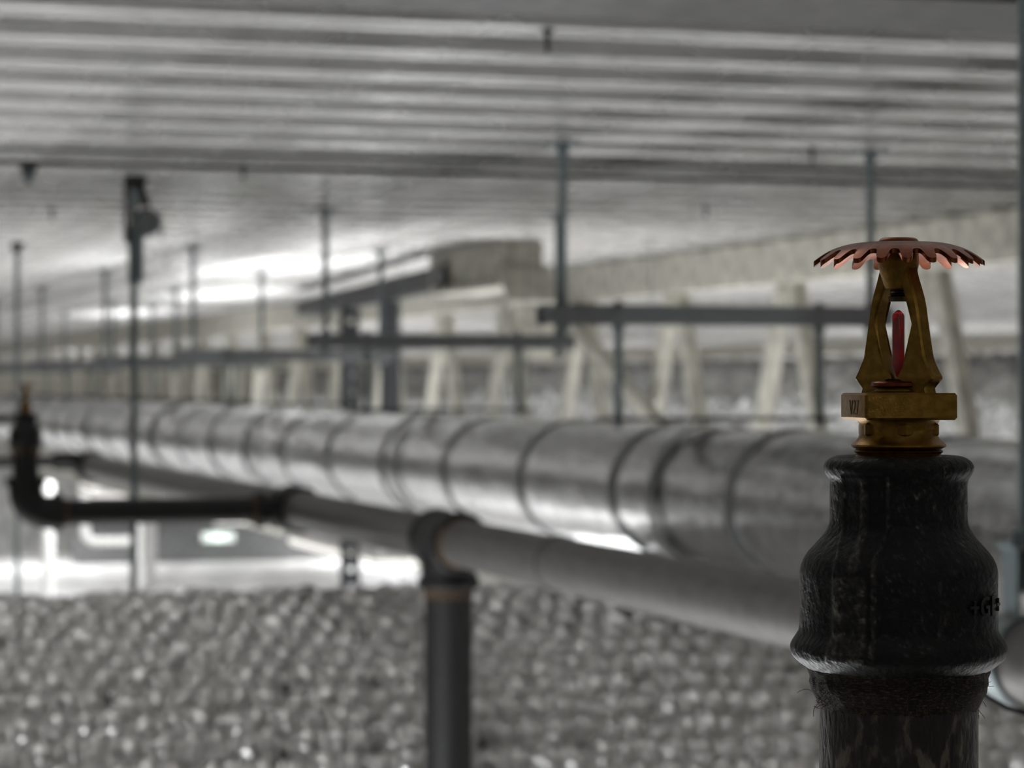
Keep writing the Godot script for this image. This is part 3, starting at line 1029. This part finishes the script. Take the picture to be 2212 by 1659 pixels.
func sprinkler(base: Vector3, label: String):
	var t := thing("fire_sprinkler", label, "fire sprinkler", base, "upright sprinklers on the main")
	t.rotation.y = TOWARDS           # turned so that +z looks at the eye for the near one
	# thread and collar
	var s := Shape.new()
	add_lathe(s, mm([Vector2(0, -6), Vector2(8.6, -6), Vector2(8.9, -1.2), Vector2(9.2, -0.6), Vector2(9.2, -0.2), Vector2(8.7, 0.25), Vector2(9.3, 0.7), Vector2(9.45, 0.95), Vector2(9.3, 1.15), Vector2(8.9, 1.4), Vector2(9.6, 1.75), Vector2(10.1, 2.0), Vector2(10.1, 2.35), Vector2(9.6, 2.8), Vector2(9.0, 3.3), Vector2(8.5, 4.0), Vector2(8.25, 4.8), Vector2(8.2, 5.6), Vector2(8.3, 6.6), Vector2(8.6, 7.4), Vector2(9.2, 8.0), Vector2(0, 8.2)]), 64, Transform3D(), 40.0)
	obj("threaded_neck", s, M.brass, t)
	# six flats worked into the neck
	s = Shape.new()
	var o := []
	for k in 6:
		var a := TAU * k / 6 + 0.35
		o.append(Vector2(cos(a), sin(a)) * 0.00905)
	add_extrude(s, o, 0.0026, Transform3D(Basis(Vector3.RIGHT, PI / 2), Vector3(0, 0.0056, 0)), 0.0003)
	obj("neck_flats", s, M.brass, t)
	# wrench boss: a block with rounded corners
	s = Shape.new()
	var outline := rounded_rect(20.2, 19.0, 0.7, 3)
	var yaw := Basis(Vector3.UP, 0.3)
	add_extrude(s, mm(outline), 0.0057, Transform3D(yaw * Basis(Vector3.RIGHT, PI / 2), Vector3(0, 0.01055, 0)), 0.0005)
	var boss := obj("wrench_boss", s, M.brass, t)
	var tm := TextMesh.new()
	var ft := SystemFont.new()
	ft.font_names = PackedStringArray(["Droid Sans"])
	tm.font = ft
	tm.text = "V27"
	tm.font_size = 40
	tm.pixel_size = 0.000105
	tm.depth = 0.0002
	var tx := MeshInstance3D.new()
	tx.name = "stamped_mark"
	tx.mesh = tm
	tx.material_override = M.recess_shade
	tx.transform = Transform3D(yaw * Basis(Vector3.UP, -PI / 2), yaw * Vector3(-0.0101, 0.0, 0.0012) + Vector3(0, 0.0103, 0))
	boss.add_child(tx)
	# frame arms
	var arm := [Vector2(2.2, 12.6), Vector2(9.6, 12.6), Vector2(9.35, 13.6), Vector2(9.2, 14.4), Vector2(9.25, 15.1), Vector2(9.6, 15.55), Vector2(10.6, 15.8), Vector2(11.2, 16.3), Vector2(11.2, 16.9), Vector2(10.4, 18.0), Vector2(9.4, 19.6), Vector2(8.8, 21.0), Vector2(8.3, 23.0), Vector2(7.9, 25.0), Vector2(7.3, 28.6), Vector2(6.8, 31.6), Vector2(6.3, 33.6), Vector2(5.4, 36.0), Vector2(4.6, 38.0), Vector2(4.2, 39.6), Vector2(4.0, 40.6), Vector2(1.0, 40.6), Vector2(1.4, 38.6), Vector2(2.1, 36.6), Vector2(3.1, 34.6), Vector2(4.2, 32.4), Vector2(4.8, 30.2), Vector2(4.9, 28.0), Vector2(4.6, 25.6), Vector2(3.9, 22.8), Vector2(3.1, 20.6), Vector2(2.1, 18.6), Vector2(1.1, 17.2), Vector2(0.8, 16.4), Vector2(1.2, 16.0), Vector2(2.0, 15.8), Vector2(2.4, 15.2), Vector2(2.45, 14.2)]
	for e in 2:
		s = Shape.new()
		# +x of the profile points right and towards the eye for the first arm
		var turn := Basis(Vector3.UP, -0.74 + PI * e)
		add_extrude(s, mm(arm), 0.0035, Transform3D(turn, Vector3.ZERO), 0.00045)
		obj("frame_arm", s, M.brass, t)
	# knuckle at the top of the frame, and the screw that holds the bulb
	s = Shape.new()
	add_lathe(s, mm([Vector2(0, 35.4), Vector2(2.3, 35.4), Vector2(2.8, 35.7), Vector2(3.1, 36.4), Vector2(3.9, 39.0), Vector2(4.3, 40.6), Vector2(4.35, 43.0), Vector2(3.8, 44.6), Vector2(0, 44.6)]), 40)
	obj("knuckle", s, M.brass, t)
	s = Shape.new()
	add_lathe(s, mm([Vector2(0, 32.9), Vector2(2.0, 32.9), Vector2(2.1, 33.2), Vector2(2.1, 33.9), Vector2(1.6, 34.1), Vector2(1.85, 34.4), Vector2(1.6, 34.7), Vector2(1.85, 35.0), Vector2(1.6, 35.3), Vector2(1.6, 36.0)]), 24)
	obj("screw", s, M.steel, t)
	# glass bulb with red liquid
	var gp := [Vector2(0, 15.9), Vector2(0.5, 15.95), Vector2(0.75, 16.6), Vector2(0.95, 17.4), Vector2(1.35, 18.6), Vector2(1.5, 19.6), Vector2(1.5, 30.4), Vector2(1.42, 31.2), Vector2(1.25, 31.9), Vector2(1.3, 32.6), Vector2(1.1, 33.0), Vector2(0, 33.05)]
	s = Shape.new()
	add_lathe(s, mm(gp), 28, Transform3D(), 50.0)
	var bulb := obj("glass_bulb", s, M.glass, t)
	s = Shape.new()
	add_lathe(s, mm([Vector2(0, 16.6), Vector2(0.5, 17.0), Vector2(1.1, 18.6), Vector2(1.3, 19.6), Vector2(1.3, 29.8), Vector2(1.1, 30.3), Vector2(0.45, 31.0), Vector2(0, 31.15)]), 28, Transform3D(), 50.0)
	obj("red_liquid", s, M.red, bulb)
	# copper cap under the bulb
	s = Shape.new()
	add_lathe(s, mm([Vector2(0, 14.5), Vector2(4.2, 14.5), Vector2(5.6, 14.6), Vector2(5.8, 14.9), Vector2(5.8, 15.5), Vector2(5.5, 15.8), Vector2(2.0, 15.9), Vector2(1.6, 16.2), Vector2(1.0, 16.3), Vector2(0, 16.2)]), 36)
	obj("bulb_seat", s, M.copper, t)
	s = Shape.new()
	add_lathe(s, mm([Vector2(0, 12.8), Vector2(7.4, 12.8), Vector2(7.4, 13.5), Vector2(5.2, 13.8), Vector2(4.9, 14.5), Vector2(0, 14.6)]), 36)
	obj("orifice", s, M.brass, t)
	# deflector
	obj("deflector", deflector(), M.copper, t)
	s = Shape.new()
	add_lathe(s, mm([Vector2(4.4, 45.3), Vector2(4.25, 45.8), Vector2(4.0, 46.2), Vector2(3.4, 46.5), Vector2(0, 46.6)]), 40)
	obj("rivet_head", s, M.copper, t)

func mm(pts: Array) -> Array:       # millimetres to metres
	var out := []
	for p in pts:
		out.append(p * 0.001)
	return out

func dome(r: float) -> float:       # height of the deflector's upper face, millimetres
	return 45.7 - 0.004 * r * r - 2.6 * pow(max(r - 8.0, 0.0) / 10.2, 2.1)

func rounded_rect(w: float, h: float, r: float, n: int) -> Array:
	var out := []
	for c in [[1, 1, 0], [-1, 1, 1], [-1, -1, 2], [1, -1, 3]]:
		for k in n + 1:
			var a: float = PI / 2 * (c[2] + float(k) / n)
			out.append(Vector2(c[0] * (w / 2 - r) + cos(a) * r, c[1] * (h / 2 - r) + sin(a) * r))
	return out

# a domed disc whose rim is cut into rounded teeth
func deflector() -> ArrayMesh:
	var s := Shape.new()
	var teeth := 21
	var per := 20
	var seg := teeth * per
	var rings := 14
	var thick := 1.0
	var first := [0, 0]
	for side in 2:
		first[side] = s.v.size()
		for i in rings + 1:
			for k in seg + 1:
				var ph := fposmod(float(k) / per, 1.0) * TAU
				var cs := cos(ph)
				var edge: float = 16.6 + 1.2 * tanh(3.0 * (cs + 0.02)) + 0.4 * cs
				var q := float(i) / rings
				var r: float = edge * pow(q, 0.75)
				var a := TAU * k / seg + 0.1
				var y: float = dome(r) - (thick if side else 0.0) - 0.35 * pow(clamp((r - 14.0) / 4.2, 0.0, 1.0), 1.5)
				s.vert(Vector3(sin(a) * r, y, cos(a) * r) * 0.001, Vector3(0, -1 if side else 1, 0))
		for i in rings:
			for k in seg:
				var q2: int = first[side] + i * (seg + 1) + k
				if i > 0:
					s.tri(q2, q2 + 1, q2 + seg + 2)
				s.tri(q2, q2 + seg + 2, q2 + seg + 1)
		smooth(s, seg + 1, rings + 1)
		for k in seg + 1:
			s.n[first[side] + k] = Vector3(0, -1 if side else 1, 0)
	# rim
	var r0: int = first[0] + rings * (seg + 1)
	var r1: int = first[1] + rings * (seg + 1)
	var base := s.v.size()
	for k in seg + 1:
		var pa := s.v[r0 + max(k - 1, 0)]
		var pb := s.v[r0 + min(k + 1, seg)]
		var d := (pb - pa)
		var nn := Vector3(d.z, 0, -d.x).normalized()
		if nn.dot(Vector3(s.v[r0 + k].x, 0, s.v[r0 + k].z)) < 0:
			nn = -nn
		s.vert(s.v[r0 + k], nn)
		s.vert(s.v[r1 + k], nn)
	for k in seg:
		var q3 := base + k * 2
		s.quad(q3, q3 + 2, q3 + 3, q3 + 1)
	return s.done()

# ======================================================================= rods, posts and far things
func build_rods():
	# [x, z, bottom height, label]
	var list := [
		[0.669, -4.21, 1.5, "long grey hanger rod with heavy bracket at the deck, passing behind the dark branch pipe", true],
		[0.718, -6.236, 1.5, "long grey hanger rod at the left edge behind the far sprinkler", false],
		[0.80, -8.6, 2.6, "short pale hanger rod right of the far sprinkler", false],
		[1.0, -10.2, 2.6, "short pale hanger rod between the far sprinkler and the long bracketed rod", false],
		[1.86, -11.2, 2.62, "short far hanger rod left of the cream bracket beam", false],
	]
	for e in list:
		var t := thing("hanger_rod", e[3], "hanger rod", Vector3(e[0], DECK, e[1]), "hanger rods under the deck")
		var s := Shape.new()
		add_rod(s, Vector3(0, e[2] - DECK, 0), Vector3.ZERO, 0.006)
		obj("rod", s, M.galv, t)
		s = Shape.new()
		if e[4]:
			add_box(s, Vector3(0.002, -0.006, 0), Vector3(0.034, 0.012, 0.03), 0.002)
			add_box(s, Vector3(-0.012, -0.055, 0), Vector3(0.004, 0.1, 0.026), 0.001)
			add_box(s, Vector3(0.014, -0.03, 0), Vector3(0.012, 0.035, 0.026), 0.004, Basis(Vector3.BACK, 0.3))
			obj("bracket", s, M.dark, t)
			s = Shape.new()
			add_nut(s, Vector3(-0.002, -0.03, 0.016), 0.019, 0.01, 0.2, Vector3.BACK)
			obj("nut", s, M.galv, t)
			s = Shape.new()
			add_nut(s, Vector3(0, -0.085, 0), 0.02, 0.016)
			obj("nut", s, M.galv, t)
			s = Shape.new()
			add_rod(s, Vector3(0.003, -0.17, 0), Vector3(0.003, -0.09, 0), 0.0125, 16)
			obj("rod_sleeve", s, M.galv, t)
			s = Shape.new()
			add_lathe(s, [Vector2(0.0, -0.012), Vector2(0.02, -0.01), Vector2(0.024, 0.0), Vector2(0.02, 0.01), Vector2(0.0, 0.012)], 20, Transform3D(Basis(Vector3.RIGHT, PI / 2), Vector3(0.022, -0.072, 0.0)))
			obj("swivel", s, M.channel, t)
		else:
			add_box(s, Vector3(0, -0.005, 0), Vector3(0.03, 0.01, 0.03), 0.002)
			add_nut(s, Vector3(0, -0.016, 0), 0.018, 0.012)
			obj("anchor", s, M.dark, t)
	# a short dark anchor without rod, near the bracketed rod
	var t2 := thing("deck_anchor", "small dark anchor stub under the deck at upper left", "anchor", Vector3(0.4755, DECK, -3.98))
	var q := Shape.new()
	add_box(q, Vector3(0, -0.006, 0), Vector3(0.024, 0.012, 0.024), 0.002)
	obj("plate", q, M.dark, t2)
	q = Shape.new()
	add_nut(q, Vector3(0, -0.018, 0), 0.017, 0.012)
	add_rod(q, Vector3(0, -0.032, 0), Vector3(0, -0.012, 0), 0.005)
	obj("bolt", q, M.galv, t2)
	# grey oblique beam with two posts behind the foil-clad pipe
	var a := Vector3(1.763, EYE + 0.265, -6.164)
	var b := Vector3(2.05, EYE + 0.265, -9.1)
	q = Shape.new()
	strut(q, a, b, 0.06, 0.05)
	tag(obj("grey_beam", q, M.post), "grey steel channel under the deck, left of the cream bracket beam", "beam")
	var p := a.lerp(b, 0.35)
	q = Shape.new()
	strut(q, Vector3(p.x, EYE - 0.28, p.z), Vector3(p.x, p.y - 0.03, p.z), 0.045, 0.041)
	tag(obj("strut_post", q, M.post), "wide grey post below the grey channel, nearest the cream bracket beam", "post")
	# punched post: a channel whose web has a row of round holes
	p = a.lerp(b, 0.62)
	var low := EYE - 0.8
	var high := p.y - 0.03
	var post := CSGBox3D.new()
	post.name = "punched_post"
	post.size = Vector3(0.056, high - low, 0.03)
	post.position = Vector3(p.x, (high + low) / 2, p.z)
	post.material = M.post
	add_child(post, true)
	tag(post, "grey post with round holes, seen again below the main left of the riser tee", "post")
	var cut := CSGBox3D.new()
	cut.name = "hollow"
	cut.operation = CSGShape3D.OPERATION_SUBTRACTION
	cut.size = Vector3(0.05, high - low + 0.1, 0.03)
	cut.position = Vector3(0, 0, -0.004)
	post.add_child(cut)
	var y := low + 0.06
	while y < high - 0.03:
		var hole := CSGCylinder3D.new()
		hole.name = "hole"
		hole.operation = CSGShape3D.OPERATION_SUBTRACTION
		hole.radius = 0.0105
		hole.height = 0.1
		hole.sides = 20
		hole.rotation.x = PI / 2
		hole.position = Vector3(0, y - (high + low) / 2, 0)
		post.add_child(hole, true)
		y += 0.055

func build_far_things():
	var t := thing("wall_girder", "cream girder along the top of the far end wall, behind the far sprinkler", "girder", Vector3(9, EYE, -41.3))
	var s := Shape.new()
	add_box(s, Vector3(0, 0.0, 0.0), Vector3(26, 0.5, 0.02), 0.004)
	obj("web_plate", s, M.cream, t)
	for y in [-0.26, 0.26]:
		s = Shape.new()
		add_box(s, Vector3(0, y, 0.05), Vector3(26, 0.03, 0.22), 0.004)
		obj("flange", s, M.cream, t)
	for x in [-3.0, -1.2, 1.4, 4.0, 7.0]:
		s = Shape.new()
		add_box(s, Vector3(x, 0, 0.06), Vector3(0.14, 0.46, 0.1), 0.004)
		obj("stiffener", s, M.plate, t)
	# white posts with a cross tube on the hall floor
	for e in [[4.0, -31.6, 1.45, "white round post on the hall floor below the left elbow"], [5.27, -32.9, 1.4, "white round post on the hall floor left of the long grey rod"], [5.65, -34.2, 1.4, "white round post on the hall floor right of the long grey rod"]]:
		s = Shape.new()
		add_lathe(s, [Vector2(0, 0), Vector2(0.09, 0), Vector2(0.09, 0.02), Vector2(0.075, 0.03), Vector2(0.075, e[2] - 0.05), Vector2(0.06, e[2] - 0.01), Vector2(0, e[2])], 24)
		tag(obj("white_post", s, M.white, self, Vector3(e[0], 0, e[1])), e[3], "post", "white posts on the hall floor")
	s = Shape.new()
	var path := []
	path.append(Vector3(4.62, 1.3, -32.9))
	path.append(Vector3(4.62, 0.78, -32.9))
	for k in 7:
		var a := PI / 2 * k / 6
		path.append(Vector3(4.62 + 0.14 - 0.14 * cos(a), 0.78 - 0.14 * sin(a), -32.9))
	path.append(Vector3(5.185, 0.64, -32.9))
	add_tube(s, path, 0.06, 20)
	tag(obj("white_tube", s, M.white), "bent white tube joined to the post left of the long grey rod", "tube")
	t = thing("long_counter", "long low grey counter along the far end of the hall, under the dark branch pipe", "counter", Vector3(9.0, 0, -38.5))
	s = Shape.new()
	add_box(s, Vector3(0, 0.3, 0), Vector3(7.5, 0.6, 0.6), 0.01)
	obj("body", s, M.grey, t)
	s = Shape.new()
	add_box(s, Vector3(0, 0.62, 0.02), Vector3(7.6, 0.04, 0.7), 0.008)
	obj("worktop", s, M.white, t)
	t = thing("escape_light", "small greenish glowing escape light low down on the far grey counter", "light", Vector3(7.3, 0.36, -38.17))
	s = Shape.new()
	add_box(s, Vector3.ZERO, Vector3(0.5, 0.16, 0.05), 0.01)
	obj("housing", s, M.white, t)
	s = Shape.new()
	add_box(s, Vector3(0, 0, 0.027), Vector3(0.46, 0.12, 0.006), 0.002)
	obj("glowing_panel", s, M.green_glow, t)
	var l := OmniLight3D.new()
	l.name = "escape_light_glow"
	l.light_color = Color(0.86, 1.0, 0.92)
	l.light_energy = 0.03
	l.light_size = 0.1
	l.omni_range = 60.0
	l.shadow_enabled = true
	l.position = Vector3(0, 0, 0.12)
	t.add_child(l)
